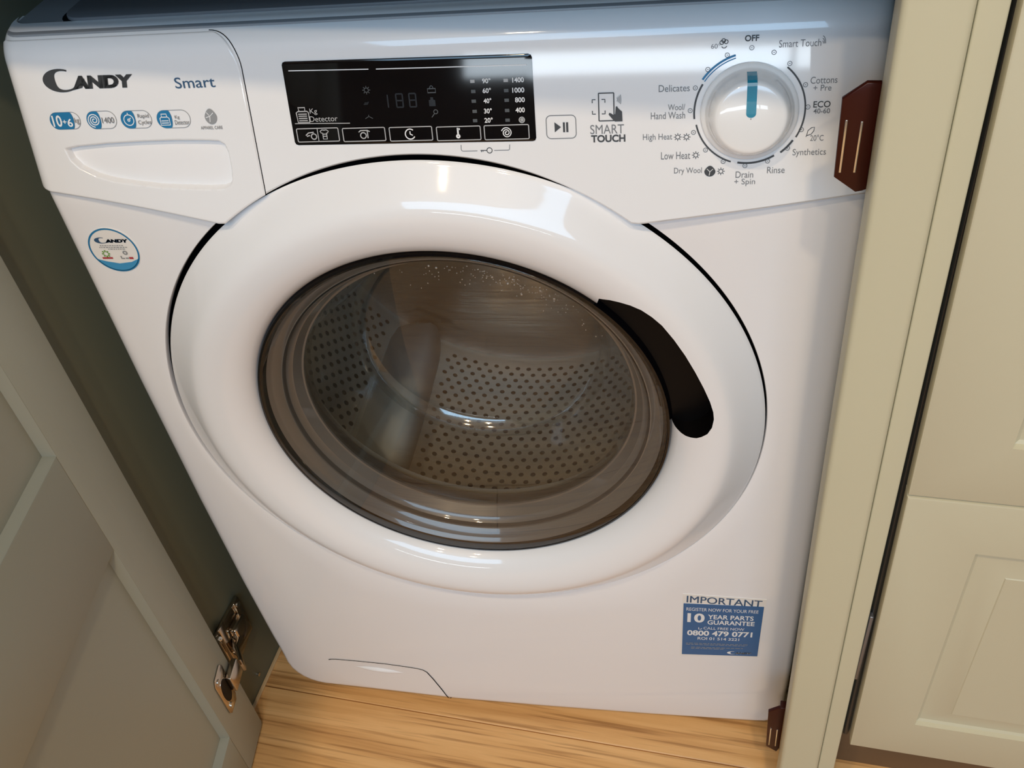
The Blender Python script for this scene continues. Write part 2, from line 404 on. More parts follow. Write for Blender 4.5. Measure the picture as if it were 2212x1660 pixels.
# ------------------------------------------------------------------ tall cream unit on the right
tu = root('tall_kitchen_unit', 'tall cream kitchen unit with two raised-panel doors right of the black gap', 'cabinet', c2w(.6, .2), -A)
bevel_box('carcass', .3145, .90, -.046, .50, .15, .853, M['carc'], tu, b=.001)
bevel_box('plinth', .305, .90, .004, .016, .0, .149, mat('plinth_brown', (.16, .095, .05), .5, noise=.1), tu, b=.001)
leanbox('door_seal', (.3020, -.0105), (.3075, -.0125), -.060, -.046, .172, .853, M['seal'], tu, .002, label='black door seal in the gap')
for z0, z1 in ((.27, .36), (.70, .76)):
    bevel_box('hinge_tab', .2975, .3005, -.064, -.058, z0, z1, mat('hinge_tab_grey', (.20, .21, .24), .3, metal=.8), tu, b=.0006)
def raised_door(z0, z1, fz0, fz1, lab):
    """door slab whose front carries a square-edged recess and a bevelled raised field"""
    ul = lambda z: .3090-.0170*z
    U1 = .86
    v = -.0705
    fu0, fu1 = .3515, .82
    d1, g = .0050, .0045
    rings = [
        [(ul(z0), z0), (U1, z0), (U1, z1), (ul(z1), z1)], ]
    def rect(a, b, c, d): return [(a, c), (b, c), (b, d), (a, d)]
    vs, fs = [], []
    def ring(r, y):
        s = len(vs)
        for a, c in r: vs.append((a, y, c))
        return s
    e = .0016
    o_ = rings[0]
    inset = lambda r, k: [(r[0][0]+k, r[0][1]+k), (r[1][0]-k, r[1][1]+k), (r[2][0]-k, r[2][1]-k), (r[3][0]+k, r[3][1]-k)]
    R = [ring(o_, v+.020), ring(o_, v+e), ring(inset(o_, e*.3), v+e*.3), ring(inset(o_, e), v)]
    rr = rect(fu0, fu1, fz0, fz1)
    R += [ring(rr, v), ring(inset(rr, .0012), v+.0035), ring(inset(rr, .0035), v+d1), ring(inset(rr, .0085), v+d1),
          ring(inset(rr, .0235), v+.0012), ring(inset(rr, .0242), v+.0006)]
    for a, b in zip(R, R[1:]):
        for k in range(4): fs.append((a+k, a+(k+1) % 4, b+(k+1) % 4, b+k))
    fs.append(tuple(R[-1]+k for k in range(4))); fs.append(tuple(R[0]+k for k in (3, 2, 1, 0)))
    mk('door', vs, fs, M['creamd'], tu, smooth=25, label=lab)
raised_door(.173, .5076, .2247, .4575, 'lower raised-panel door')
raised_door(.5093, .853, .5610, .81, 'upper raised-panel door')

# ================================================================== WASHING MACHINE
wm = root('washing_machine', 'white front-loading washer dryer with a round glass door and black display', 'washing machine', (-.025, .2, 0))
XL, XR = -.300, .262
DX, DZ = -.0289, .4678             # door centre
K = .261498; PH = math.atan(K); SP, CP = sin(PH), cos(PH)
RR = .022; T0 = (.772-.70)/CP; T90 = T0+RR*(pi/2-PH)
def fas(x, t, off=0.0):
    """point on the fascia surface; t is the distance up the slope from z=.70, off lifts it off the surface"""
    if t <= T0: y, z, th = t*SP, .70+t*CP, PH
    elif t <= T90:
        th = PH+(t-T0)/RR
        y = T0*SP+RR*(CP-cos(th)); z = .70+T0*CP+RR*(sin(th)-SP)
    else:
        th = pi/2; y = T0*SP+RR*CP+(t-T90); z = .70+T0*CP+RR*(1-SP)
    r = .012; d = 0.0
    e = min(x-XL, XR-x)
    if e < r: d = r-sqrt(max(0, r*r-(r-max(e, 0))**2))
    return (x, y-cos(th)*off+d, z+sin(th)*off)
ZTOP = .70+T0*CP+RR*(1-SP)
def crease(x):
    if x < DX:
        k = (x-XL)/(-.17-XL); k = max(0, min(1, k)); return .6905-.0255*k+ .0012*sin(pi*k)
    k = (x-.118)/(.2505-.118); k = max(0, min(1, k)); return .6607+.0170*k-.0006*sin(pi*k)
def zbot(x, rad=.2394):
    q = rad*rad-(x-DX)**2
    c = DZ+.0004+sqrt(q) if q > 0 else 0
    return max(crease(x), c)
def t_of_z(z): return (z-.70)/CP

# cabinet body
def open_box(x0, x1, y0, y1, z0, z1, t=.0012):
    vs, fs = [], []
    for k in (0, t):
        vs += [(x, y, z) for y in (y0, y1-k) for x, z in ((x0+k, z0+k), (x1-k, z0+k), (x1-k, z1-k), (x0+k, z1-k))]
    for b in (0, 8):
        for i in range(4):
            j = (i+1) % 4; fs.append((b+i, b+j, b+4+j, b+4+i))
        fs.append((b+4, b+5, b+6, b+7))
    for i in range(4): fs.append((i, (i+1) % 4, 8+(i+1) % 4, 8+i))
    return vs, fs
vs, fs = open_box(XL+.004, XR-.004, .046, .40, .016, ZTOP-.002)
mk('cabinet_body', vs, fs, M['enamel'], wm)
for x0, x1 in ((XL+.0003, XL+.004), (XR-.004, XR-.0003)):
    pr = []
    for i in range(25):
        q = fas(0, -.004+(T90+.004)*i/24, 0); pr.append((q[1]+(.0125 if i < 25 else 0), q[2]))
    pr = [(min(a, .060), c-(.001 if i > 18 else 0)) for i, (a, c) in enumerate(pr)]
    pr += [(.062, pr[-1][1]), (.062, pr[0][1])]
    prism('end_cap', pr, x0, x1, M['white'], wm, axis='x')
for x in (-.26, .21):
    for y in (.05, .36):
        lathe_ = prism('foot', [(x+.018*cos(t*pi/8), y+.018*sin(t*pi/8)) for t in range(16)], 0, .017, M['rubber'], wm, axis='z')
# front panel: star-shaped outline about the door centre, bevelled outwards, with the porthole opening
def outline(a):
    """distance from door centre to the panel's outer edge at angle a"""
    pts = OUT
    dx, dz = cos(a), sin(a)
    for (x0, z0), (x1, z1) in zip(pts, pts[1:]+pts[:1]):
        ex, ez = x1-x0, z1-z0
        det = dx*(-ez)-dz*(-ex)
        if abs(det) < 1e-12: continue
        bx, bz = x0-DX, z0-DZ
        t = (bx*(-ez)-bz*(-ex))/det; s = (dx*bz-dz*bx)/det
        if t > 0 and -1e-9 <= s <= 1+1e-9: return t
    return .3
OUT = [(XL+.001, .748), (XL-.0005, .62), (XL-.0015, .50), (XL-.0005, .35), (XL+.003, .22), (XL+.0075, .12), (XL+.0098, .085)]
cx_, cz_, rx_, rz_ = -.2495, .068, .0405, .0450
for i in range(0, 13):
    a = pi+ (pi/2)*i/12
    OUT.append((cx_+rx_*cos(a), cz_+rz_*sin(a)+.0016*i/12))
OUT += [(-.20, .0205), (-.10, .0118), (0, .0095), (.12, .0095), (.21, .0115)]
for i in range(1, 9):
    a = -pi/2+(pi/2)*i/8
    OUT.append((XR-.025+.022*cos(a), .034+.022*sin(a)))
OUT += [(XR-.001, .12), (XR, .40), (XR, .748)]
NF = 360
vs, fs = [], []
loops = []
def loop(f):
    s = len(vs)
    for i in range(NF): vs.append(f(2*pi*i/NF))
    loops.append(s)
BR = .013
def hpush(a): return .009*max(0, min(1, (sin(a)-.86)/.08))
def hole(a, r, y):
    cx, cz = DX-.0010, DZ+.0020
    r += hpush(a)
    return (cx+r*cos(a), y, cz+r*sin(a))
loop(lambda a: hole(a, .2404, .014)); loop(lambda a: hole(a, .2404, .0012)); loop(lambda a: hole(a, .2409, .0003)); loop(lambda a: hole(a, .2418, 0))
for k in range(1, 6):
    loop(lambda a, k=k: (DX+(.2450+hpush(a)+(outline(a)-BR-.2450-hpush(a))*k/6)*cos(a), 0, DZ+(.2450+hpush(a)+(outline(a)-BR-.2450-hpush(a))*k/6)*sin(a)))
for k in range(0, 9):
    th = pi/2*k/8
    loop(lambda a, th=th: (DX+(outline(a)-BR*(1-sin(th)))*cos(a), BR*(1-cos(th)), DZ+(outline(a)-BR*(1-sin(th)))*sin(a)))
loop(lambda a: (DX+outline(a)*cos(a), .047, DZ+outline(a)*sin(a)))
vs = [(x, y+(z-.684)*K*1.0 if z > .684 else y, z) for x, y, z in vs]
for a, b in zip(loops, loops[1:]):
    for i in range(NF): fs.append((a+i, a+(i+1) % NF, b+(i+1) % NF, b+i))
fp = mk('front_panel', vs, fs, M['enamel'], wm, smooth=40)
# dark tub front behind the opening
lathe('tub_front', [(.150, .0205), (.270, .0205), (.270, .0225)], DX, DZ, M['gap'], wm, n=120)
lathe('opening_liner', [(.2400, .0200), (.2400, .0048)], DX-.0010, DZ+.0020, M['gap'], wm, n=160)

# control fascia
def grid(name, fx, nu, nv, mat_, par, smooth=40, label=None, skip=None):
    vs, fs = [], []
    for j in range(nv+1):
        for i in range(nu+1): vs.append(fx(i/nu, j/nv))
    for j in range(nv):
        for i in range(nu):
            a = j*(nu+1)+i
            if skip and skip((i+.5)/nu, (j+.5)/nv): continue
            fs.append((a, a+1, a+nu+2, a+nu+1))
    return mkraw(name, vs, fs, mat_, par, smooth, label)
TE = T90+.006
def ease(u, x0, x1):          # cluster columns near both ends
    s = u+.06*sin(2*pi*u)*-1
    return x0+(x1-x0)*s
def fpanel(u, v):
    x = ease(u, XL, XR)
    tb = t_of_z(zbot(x))
    if v < .06:                # rolled lower lip
        q = v/.06
        return fas(x, tb+.0012*(1-cos(q*pi/2))*1.0, -.010*(1-q)**1.0*(1 if q < .5 else 1)+(.0005*q)) if q < .999 else fas(x, tb+.0012, 0)
    q = (v-.06)/.94
    return fas(x, tb+.0012+(TE-tb-.0012)*q, 0)
def behind_drawer(u, v):
    x = ease(u, XL, XR); tb = t_of_z(zbot(x)); t = tb+(TE-tb)*(v-.06)/.94
    if x > -.1352 or x < -.283 or v < .12 or t > .086: return False
    return not (x > -.158 and t > .062)
cpn = grid('control_panel', fpanel, 150, 60, M['white'], wm, skip=behind_drawer)
# top cover with its dark groove
def rrect(x0, x1, y0, y1, r, n=6):
    o = []
    for cx, cy, a0 in ((x1-r, y1-r, 0), (x0+r, y1-r, pi/2), (x0+r, y0+r, pi), (x1-r, y0+r, 3*pi/2)):
        for i in range(n+1):
            a = a0+pi/2*i/n; o.append((cx+r*cos(a), cy+r*sin(a)))
    return o
prism('top_rim', rrect(XL+.001, XR-.001, .030, .40, .012), ZTOP-.012, ZTOP-.0008, mat('rim_shaded', (.26, .27, .285), .4, noise=.02), wm, b=.0015, axis='z')  # rim darkened: shade under the worktop put into its colour
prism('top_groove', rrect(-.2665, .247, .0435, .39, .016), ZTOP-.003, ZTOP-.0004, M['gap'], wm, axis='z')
prism('top_cover', rrect(-.2635, .245, .0460, .387, .015), ZTOP-.003, ZTOP+.0022, mat('top_cover_shaded', (.13, .135, .145), .4, noise=.02), wm, b=.0012, axis='z')  # cover colour holds the worktop's shade too

# detergent drawer front
DXL, DXR = XL-.0004, -.1322
POC = [(-.2701, .7186), (-.2612, .7202), (-.2383, .7217), (-.2144, .7224), (-.190, .7226), (-.168, .7220), (-.1570, .7212), (-.1530, .7185), (-.1515, .7130),
       (-.1517, .7030), (-.1528, .6950), (-.1551, .6912), (-.1600, .6893), (-.170, .6888), (-.1891, .6897), (-.2070, .6908), (-.2225, .6928), (-.2400, .6955), (-.2520, .6990), (-.2627, .7046), (-.2680, .7105)]
def sdist(x, z):
    ins = False; best = 9
    n = len(POC)
    for i in range(n):
        x0, z0 = POC[i]; x1, z1 = POC[(i+1) % n]
        if (z0 > z) != (z1 > z) and x < (x1-x0)*(z-z0)/(z1-z0)+x0: ins = not ins
        ex, ez = x1-x0, z1-z0
        t = max(0, min(1, ((x-x0)*ex+(z-z0)*ez)/(ex*ex+ez*ez)))
        best = min(best, hypot(x-x0-t*ex, z-z0-t*ez))
    return best if ins else -best
TD = .0905
def drawer(u, v):
    # v rows from bottom to top, u columns
    top = TD
    rtr, rtl = .020, .010
    tt = v*TD
    xr = DXR
    if TD-tt < rtr*1.25: q = 1-(TD-tt)/(rtr*1.25); xr = DXR-rtr*(1-sqrt(max(0, 1-q*q)))
    xl = DXL
    if TD-tt < rtl: q = 1-(TD-tt)/rtl; xl = DXL+rtl*(1-sqrt(max(0, 1-q*q)))
    x = xl+(xr-xl)*u
    tb = t_of_z(zbot(x)+.0004)
    t = tb+(top-tb)*v
    # edge fall-off so that the slab reads as bevelled
    e = min(x-xl+.004, xr-x, top-t, t-tb)
    off = .0011*min(1, sqrt(max(0, e)/.0012)) if e < .0012 else .0011
    z = .70+t*CP
    if t < T0 and x > -.275:
        d = sdist(x, z)
        if d > 0:
            up = min(1, max(0, (z-.690)/.030))
            wdt = .0022+.0028*up
            s = min(1, d/wdt); s = s*s*(3-2*s)
            off -= s*(.0050+.0120*up)
    r = fas(x, t, off)
    return r
dd = grid('detergent_drawer', drawer, 260, 150, M['white'], wm, smooth=60)
# seam line right of and above the drawer
def strip_on(name, path, w, m, par, off=.0004, label=None, kind=None, closed=False, fn=None):
    """flat ribbon of width w along (x, t) points, lying on the fascia"""
    fn = fn or fas
    vs, fs = [], []
    n = len(path)
    for i in range(n):
        a = path[(i-1) % n if closed else max(i-1, 0)]; b = path[(i+1) % n if closed else min(i+1, n-1)]
        dx, dt = b[0]-a[0], b[1]-a[1]; l = hypot(dx, dt) or 1
        nx, nt_ = -dt/l*w/2, dx/l*w/2
        vs.append(fn(path[i][0]+nx, path[i][1]+nt_, off)); vs.append(fn(path[i][0]-nx, path[i][1]-nt_, off))
    for i in range(n if closed else n-1):
        j = (i+1) % n
        fs.append((2*i, 2*i+1, 2*j+1, 2*j))
    return mkraw(name, vs, fs, m, par, None, label, kind)
seam = []
for i in range(0, 13):
    a = pi/2-(pi/2)*i/12
    seam.append((DXR+.0006-.020+.020*cos(a), TD-.0245+.0252*sin(a)))
seam += [(DXR+.0006, T0*k/8) for k in range(7, -1, -1)]
seam += [(DXR+.0006, t_of_z(zbot(DXR)+.001))]
strip_on('drawer_gap', seam, .0006, M['gap'], cpn, off=.0003)

# ------------------------------------------------------------------ door ring
prof = [(.1672, .004), (.1690, -.0018), (.1725, -.0072), (.1780, -.0120), (.1850, -.0158), (.1930, -.0184), (.2010, -.0196), (.2070, -.0195),
        (.2120, -.0182), (.2160, -.0161), (.2200, -.0134), (.2250, -.0098), (.2300, -.0062), (.2345, -.0030), (.2370, -.0012), (.2383, .0002), (.2378, .0012), (.2320, .0022), (.2315, .0095), (.1720, .0095)]
def dense(pf, n):
    # Catmull-Rom through the visible part of the profile
    out = []
    for i in range(len(pf)-1):
        p0, p1, p2, p3 = pf[max(i-1, 0)], pf[i], pf[i+1], pf[min(i+2, len(pf)-1)]
        for k in range(n):
            t = k/n
            out.append(tuple(.5*((2*b)+(-a+c)*t+(2*a-5*b+4*c-d)*t*t+(-a+3*b-3*c+d)*t**3) for a, b, c, d in zip(p0, p1, p2, p3)))
    out.append(pf[-1]); return out
ringp = dense(prof[:16], 3)+prof[16:]
door = lathe('porthole_door', ringp, DX, DZ, M['white'], wm, n=240, closed=True, smooth=35, label='white ring of the round door')
# handle recess cut through the ring
HO = [(.0895, .6045), (.0970, .6053), (.1036, .6045), (.1110, .6025), (.1183, .5989), (.1255, .5930), (.1323, .5856), (.1405, .5728), (.1483, .5585), (.1555, .5430), (.1619, .5276), (.1668, .5140),
      (.1695, .5035), (.1702, .4960), (.1691, .4870), (.1660, .4796), (.1616, .4750), (.1580, .4724), (.1540, .4712), (.1500, .4706), (.1465, .4712), (.1420, .4730), (.1375, .4765)]
cut = list(HO)
a0 = atan2(HO[-1][1]-DZ, HO[-1][0]-DX); a1 = atan2(HO[0][1]-DZ, HO[0][0]-DX)
for i in range(1, 12):
    a = a0+(a1-a0)*i/12; cut.append((DX+.160*cos(a), DZ+.160*sin(a)))
ct = prism('handle_cutter', cut, -.06, .0045, M['blackm'])
ct.data.materials.clear(); ct.data.materials.append(M['blackm'])
md = door.modifiers.new('cut', 'BOOLEAN'); md.object = ct; md.operation = 'DIFFERENCE'; md.solver = 'EXACT'; md.material_mode = 'TRANSFER'
bpy.context.view_layer.update()
dg = bpy.context.evaluated_depsgraph_get()
nm = bpy.data.meshes.new_from_object(door.evaluated_get(dg))
door.modifiers.clear(); door.data = nm
for p in nm.polygons: p.use_smooth = True
nm.set_sharp_from_angle(angle=radians(35))
bpy.data.objects.remove(ct)
# black pocket floor and grip behind the glass edge
prism('handle_pocket', cut, .0035, .0060, M['blackm'], door, label='black handle recess')
# bezel, smoked cover, funnel, bowl
lathe('black_bezel', [(.1700, .0075), (.1676, -.0005), (.1668, -.0025), (.1650, -.0030), (.1630, -.0015), (.1622, .0015), (.1612, .004)], DX, DZ, M['black'], door, n=160)
lathe('smoked_cover', [(.1648, -.0026), (.150, -.0052), (.120, -.0085), (.08, -.0110), (.04, -.0122), (.0005, -.0126)], DX, DZ, M['smoke'], door, n=160, smooth=60, label='smoked see-through door cover')
lathe('inner_funnel', [(.1625, .002), (.1590, .0060), (.1582, .0066), (.1560, .0078), (.1520, .0120), (.1512, .0120), (.1500, .0150), (.1462, .0200), (.1450, .0206), (.1400, .0285), (.1385, .0290), (.1380, .0330)], DX, DZ, M['ringg'], door, n=160, smooth=30, label='smoky brown funnel ring')
lathe('glass_bowl', [(.1384, .030), (.1350, .040), (.1290, .056), (.1200, .078), (.1130, .097), (.1085, .1045), (.1000, .1090), (.0850, .1115), (.06, .114), (.03, .1155), (.0005, .116)], DX, DZ, M['bowl'], door, n=160, smooth=60, label='deep glass bowl')
lathe('bowl_edge', [(.1148, .0930), (.1120, .0985), (.1088, .1030), (.1050, .1062)], DX, DZ, glass('bowl_edge_glass', (.80, .84, .82), 2.1, .06, base=.05), door, n=160, smooth=60)
lathe('bowl_edge', [(.1386, .0300), (.1372, .0335), (.1352, .0385)], DX, DZ, glass('bowl_lip_glass', (.6, .6, .58), 1.9, .06, base=.04), door, n=160, smooth=60)
# water droplets clinging to the top of the cover
bm = bmesh.new()
rd = random.Random(3)
for i in range(150):
    a = rd.gauss(radians(70), radians(16)); r = .1600-abs(rd.gauss(0, .016)); s = rd.uniform(.0003, .0007)*(2.0 if rd.random() < .07 else 1)
    y = .0100+(.1600-r)*.55
    mt = Matrix.Translation((DX+r*.93*cos(a), y, DZ+r*.93*sin(a))) @ Matrix.Diagonal((s, s*.6, s, 1))
    bmesh.ops.create_icosphere(bm, subdivisions=1, radius=1, matrix=mt)
me = bpy.data.meshes.new('water_droplets'); bm.to_mesh(me); bm.free()
for p in me.polygons: p.use_smooth = True
link('water_droplets', me, mat('droplet', (.5, .45, .4), .03, metal=.6), door, kind='stuff')

# ------------------------------------------------------------------ gasket and drum
lathe('rubber_gasket', [(.1500, .012), (.1480, .024), (.1420, .030), (.1440, .038), (.1500, .043), (.1480, .050)], DX, DZ, M['rubber'], wm, n=120, smooth=50)
drum = lathe('drum', [(.148, .056), (.158, .053), (.170, .057), (.225, .059), (.232, .067), (.233, .330), (.230, .336)], DX, DZ, M['steel'], wm, n=144, smooth=35, label='stainless steel drum')
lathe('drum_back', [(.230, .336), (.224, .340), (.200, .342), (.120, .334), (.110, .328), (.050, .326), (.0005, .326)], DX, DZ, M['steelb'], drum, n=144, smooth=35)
vs, fs = [], []
def disc(c, u, w, r, n=7):
    s = len(vs)
    for k in range(n):
        a = 2*pi*k/n; vs.append(tuple(Vector(c)+Vector(u)*(r*cos(a))+Vector(w)*(r*sin(a))))
    fs.append(tuple(range(s, s+n)))
for row in range(24):
    y = .075+row*.0106
    for i in range(112):
        a = 2*pi*(i+.5*(row % 2))/112
        if any(abs((a-l+pi) % (2*pi)-pi) < .17 for l in (radians(234), radians(354), radians(114))): continue
        disc((DX+(.2316+(y-.07)*.0038)*cos(a), y, DZ+(.2316+(y-.07)*.0038)*sin(a)), (-sin(a), 0, cos(a)), (0, 1, 0), .0029)
mkraw('perforations', vs, fs, M['hole'], drum, kind='stuff')
for la in (234, 354, 114):
    a = radians(la); vs, fs = [], []
    rad = Vector((cos(a), 0, sin(a))); tan = Vector((-sin(a), 0, cos(a)))
    secs = [(.074, .5), (.090, .9), (.17, 1.0), (.24, 1.0), (.30, .9), (.322, .5)]
    prf = [(-.034, 0), (-.026, .022), (-.014, .046), (-.004, .056), (.004, .056), (.014, .046), (.026, .022), (.034, 0)]
    for y, s in secs:
        for w, h in prf: vs.append(Vector((DX, y, DZ))+rad*(.2328-h*s)+tan*(w*(.7+.3*s)))
    m = len(prf)
    for j in range(len(secs)-1):
        for k in range(m-1): fs.append((j*m+k, j*m+k+1, (j+1)*m+k+1, (j+1)*m+k))
    fs.append(tuple(range(m))); fs.append(tuple((len(secs)-1)*m+k for k in range(m))[::-1])
    mk('lifter', vs, fs, M['lifter'], drum, smooth=50, label='grey plastic drum paddle')

# ------------------------------------------------------------------ text and print
_tc = {}
def glyphs(s, w=0.0):
    """outline text turned into a mesh, normalised to its own bounding box"""
    if (s, w) in _tc: return _tc[(s, w)]
    cu = bpy.data.curves.new('t', 'FONT'); cu.body = s; cu.offset = w; cu.resolution_u = 4
    ob = bpy.data.objects.new('t', cu); COL.objects.link(ob)
    bpy.context.view_layer.update()
    me = bpy.data.meshes.new_from_object(ob.evaluated_get(bpy.context.evaluated_depsgraph_get()))
    xs = [v.co.x for v in me.vertices]; ys = [v.co.y for v in me.vertices]
    x0, x1, y0, y1 = min(xs), max(xs), min(ys), max(ys)
    V = [((v.co.x-x0)/(x1-x0), (v.co.y-y0)/(y1-y0)) for v in me.vertices]
    F = [tuple(p.vertices) for p in me.polygons]
    bpy.data.objects.remove(ob); bpy.data.meshes.remove(me); bpy.data.curves.remove(cu)
    _tc[(s, w)] = (V, F); return V, F
def put(name, s, fn, m, par, w=0.0, label=None):
    V, F = glyphs(s, w)
    return mkraw(name, [fn(a, b) for a, b in V], F, m, par, None, label)
def onbox(b, off, tilt=0.0):
    x0, t0, x1, t1 = b
    return lambda u, v: fas(x0+(x1-x0)*u, t0+(t1-t0)*v+tilt*u, off)
def poly_on(name, pts, m, par, off=.0004, label=None, fn=None):
    fn = fn or fas
    return mkraw(name, [fn(a, b, off) for a, b in pts], [tuple(range(len(pts)))], m, par, None, label)
def ell(cx, ct, rx, rt, n=24, a0=0, a1=2*pi): return [(cx+rx*cos(a0+(a1-a0)*i/n), ct+rt*sin(a0+(a1-a0)*i/n)) for i in range(n)]
def ribbons(name, paths, w, m, par, off=.0004, label=None, fn=None):
    """several thin lines as one printed icon"""
    fn = fn or fas; vs, fs = [], []
    for path in paths:
        cl = len(path) > 2 and path[0] == path[-1]
        p = path[:-1] if cl else path; n = len(p); s = len(vs)
        for i in range(n):
            a = p[(i-1) % n] if cl else p[max(i-1, 0)]; b = p[(i+1) % n] if cl else p[min(i+1, n-1)]
            dx, dt = b[0]-a[0], b[1]-a[1]; l = hypot(dx, dt) or 1
            nx, nt_ = -dt/l*w/2, dx/l*w/2
            if cl and n == 4: nx, nt_ = nx*1.4, nt_*1.4
            vs.append(fn(p[i][0]+nx, p[i][1]+nt_, off)); vs.append(fn(p[i][0]-nx, p[i][1]-nt_, off))
        for i in range(n if cl else n-1):
            j = (i+1) % n; fs.append((s+2*i, s+2*i+1, s+2*j+1, s+2*j))
    return mkraw(name, vs, fs, m, par, None, label)
def rr2(x0, t0, x1, t1, r, n=5):
    p = rrect(x0, x1, t0, t1, r, n); return p+[p[0]]
def circ(cx, ct, r, n=20, k=1.0):
    p = ell(cx, ct, r, r*k, n); return p+[p[0]]
def sunicon(cx, ct, r, m, par, off=.0004):
    paths = [circ(cx, ct, r*.60, 14)]
    for i in range(8):
        a = i*pi/4; paths.append([(cx+r*.78*cos(a), ct+r*.78*sin(a)), (cx+r*1.12*cos(a), ct+r*1.12*sin(a))])
    return ribbons('sun_icon', paths, r*.20, m, par, off)
def swirl(cx, ct, r, m, par, w, off=.0004, name='spin_icon', turns=2.3):
    p = [(cx+r*(.14+.86*i/40)*cos(.9+turns*2*pi*i/40), ct+r*(.14+.86*i/40)*sin(.9+turns*2*pi*i/40)) for i in range(41)]
    return ribbons(name, [p], w, m, par, off)
def logo(fn, m, par):
    """bold brand word: crescent C, then wide slanted capitals; fn maps the unit box"""
    n = 28; o_, i_ = [], []
    for k in range(n+1):
        a = radians(62)+radians(262)*k/n
        o_.append((.20+.20*cos(a), .50+.50*sin(a)))
        th = .036+.085*sin(pi*min(1, k/n*1.08))**1.3
        i_.append((.215+(.20-th)*cos(a)*.98, .50+(.50-.9*th-.045)*sin(a)))
    vs, fs = [], []
    for p, q in zip(o_, i_): vs.append(fn(*p)); vs.append(fn(*q))
    for k in range(n): fs.append((2*k, 2*k+1, 2*k+3, 2*k+2))
    # tail of the C running into the A
    s = len(vs)
    for p in ((.255, .03), (.36, .17), (.43, .42), (.47, .56), (.46, .40), (.42, .17)): vs.append(fn(*p))
    fs.append((s, s+1, s+4, s+5)); fs.append((s+1, s+2, s+3, s+4))
    V, F = glyphs('ANDY', .055)
    for dx in (0, .007):
        s = len(vs)
        for a, b in V: vs.append(fn(.315+.665*a+.02*b+dx, .12+.56*b))
        for f in F: fs.append(tuple(s+k for k in f))
    return mkraw('brand_word', vs, fs, m, par, None, 'brand word in bold capitals with a crescent C')

E_ = .0003
# --- right-hand programme print
PROG = [['OFF', [0.17853, 0.07028, 0.18658, 0.07385], 0.03, 'dark'], ['60°', [0.15955, 0.067, 0.16482, 0.06984], 0, 'grey'], ['Smart Touch', [0.19787, 0.06613, 0.22123, 0.0702], 0, 'grey'], ['Cottons', [0.2169, 0.04515, 0.23193, 0.04908], 0, 'grey'], ['+ Pre', [0.21881, 0.04095, 0.22895, 0.04439], 0, 'grey'], ['ECO', [0.21953, 0.03135, 0.22923, 0.0351], 0.012, 'dark'], ['40-60', [0.21983, 0.02784, 0.22929, 0.03081], 0.01, 'grey'], ['20°C', [0.21918, 0.01174, 0.22691, 0.01534], 0, 'grey'], ['Synthetics', [0.20961, 0.00203, 0.22898, 0.0071], 0, 'grey'], ['Rinse', [0.19527, -0.00754, 0.20568, -0.00351], 0, 'grey'], ['Drain', [0.1766, -0.01006, 0.18715, -0.006], 0, 'grey'], ['+ Spin', [0.17597, -0.01533, 0.1885, -0.01065], 0, 'grey'], ['Dry Wool', [0.13919, -0.00764, 0.15612, -0.00298], 0, 'grey'], ['Low Heat', [0.13118, 0.0024, 0.14889, 0.00701], 0, 'grey'], ['High Heat', [0.12016, 0.01356, 0.13783, 0.01839], 0, 'grey'], ['Wool/', [0.13515, 0.03229, 0.14531, 0.03587], 0, 'grey'], ['Hand Wash', [0.12493, 0.02719, 0.14539, 0.03135], 0, 'grey'], ['Delicates', [0.12958, 0.04327, 0.14783, 0.04731], 0, 'grey'], ['SMART', [0.08793, 0.01921, 0.10864, 0.02487], 0, 'grey'], ['TOUCH', [0.08834, 0.01404, 0.10943, 0.01862], 0.035, 'dark']]
for s, b, w, m in PROG: put('lettering', s, onbox(b, E_), M[m], cpn, w)
DOTS = [(0.15108, 0.04501), (0.14836, 0.03177), (0.15055, 0.01866), (0.15801, 0.00772), (0.16879, 0.00033), (0.18191, -0.00255), (0.19524, 3e-05), (0.20645, 0.00769), (0.21375, 0.01861), (0.2165, 0.03186), (0.21424, 0.04472), (0.20455, 0.05708), (0.19533, 0.06363), (0.18269, 0.0667), (0.16896, 0.06311), (0.15807, 0.05541)]
for x, t in DOTS:
    o = ribbons('programme_dot', [circ(x, t, .00125, 14), [(x-.0004, t), (x+.0004, t)]], .0004, M['grey'], cpn, E_)
KX, KT, KR = .1829, .0303, .0322
def arc(p, q, r, m, w, nm='programme_arc', ccw=False):
    a = atan2(p[1]-KT, p[0]-KX); b = atan2(q[1]-KT, q[0]-KX)
    while b > a: b -= 2*pi
    pts = [(KX+r*cos(a+(b-a)*i/24), KT+r*sin(a+(b-a)*i/24)) for i in range(25)]
    return ribbons(nm, [pts], w, m, cpn, E_)
arc((0.20458, 0.05656), (0.20974, 0.01486), .0322, M['dark'], .0010)
arc((0.20853, 0.01294), (0.20169, 0.00612), .0318, M['dark'], .0012)
arc((0.19856, 0.00393), (0.17739, -0.00015), .0312, M['dark'], .0012)
arc((0.17373, 0.00136), (0.15156, 0.0231), .0316, M['dark'], .0010)
arc((0.15093, 0.02673), (0.15452, 0.04757), .0322, M['dark'], .0011)
arc((0.15587, 0.04916), (0.174, 0.06214), .0338, M['blue'], .0012)
arc((0.15687, 0.04816), (0.174, 0.06114), .0322, M['blue'], .0006)
# play/pause key
ribbons('play_key_outline', [rr2(.0608, .0171, .0792, .0313, .0028)], .0005, M['grey'], cpn, E_)
poly_on('play_symbol', [(.0659, .0272), (.0659, .0210), (.0699, .0241)], M['dark'], cpn, E_)
for x in (.0711, .0731): poly_on('pause_bar', [(x, .0209), (x+.0013, .0209), (x+.0013, .0270), (x, .0270)], M['dark'], cpn, E_)
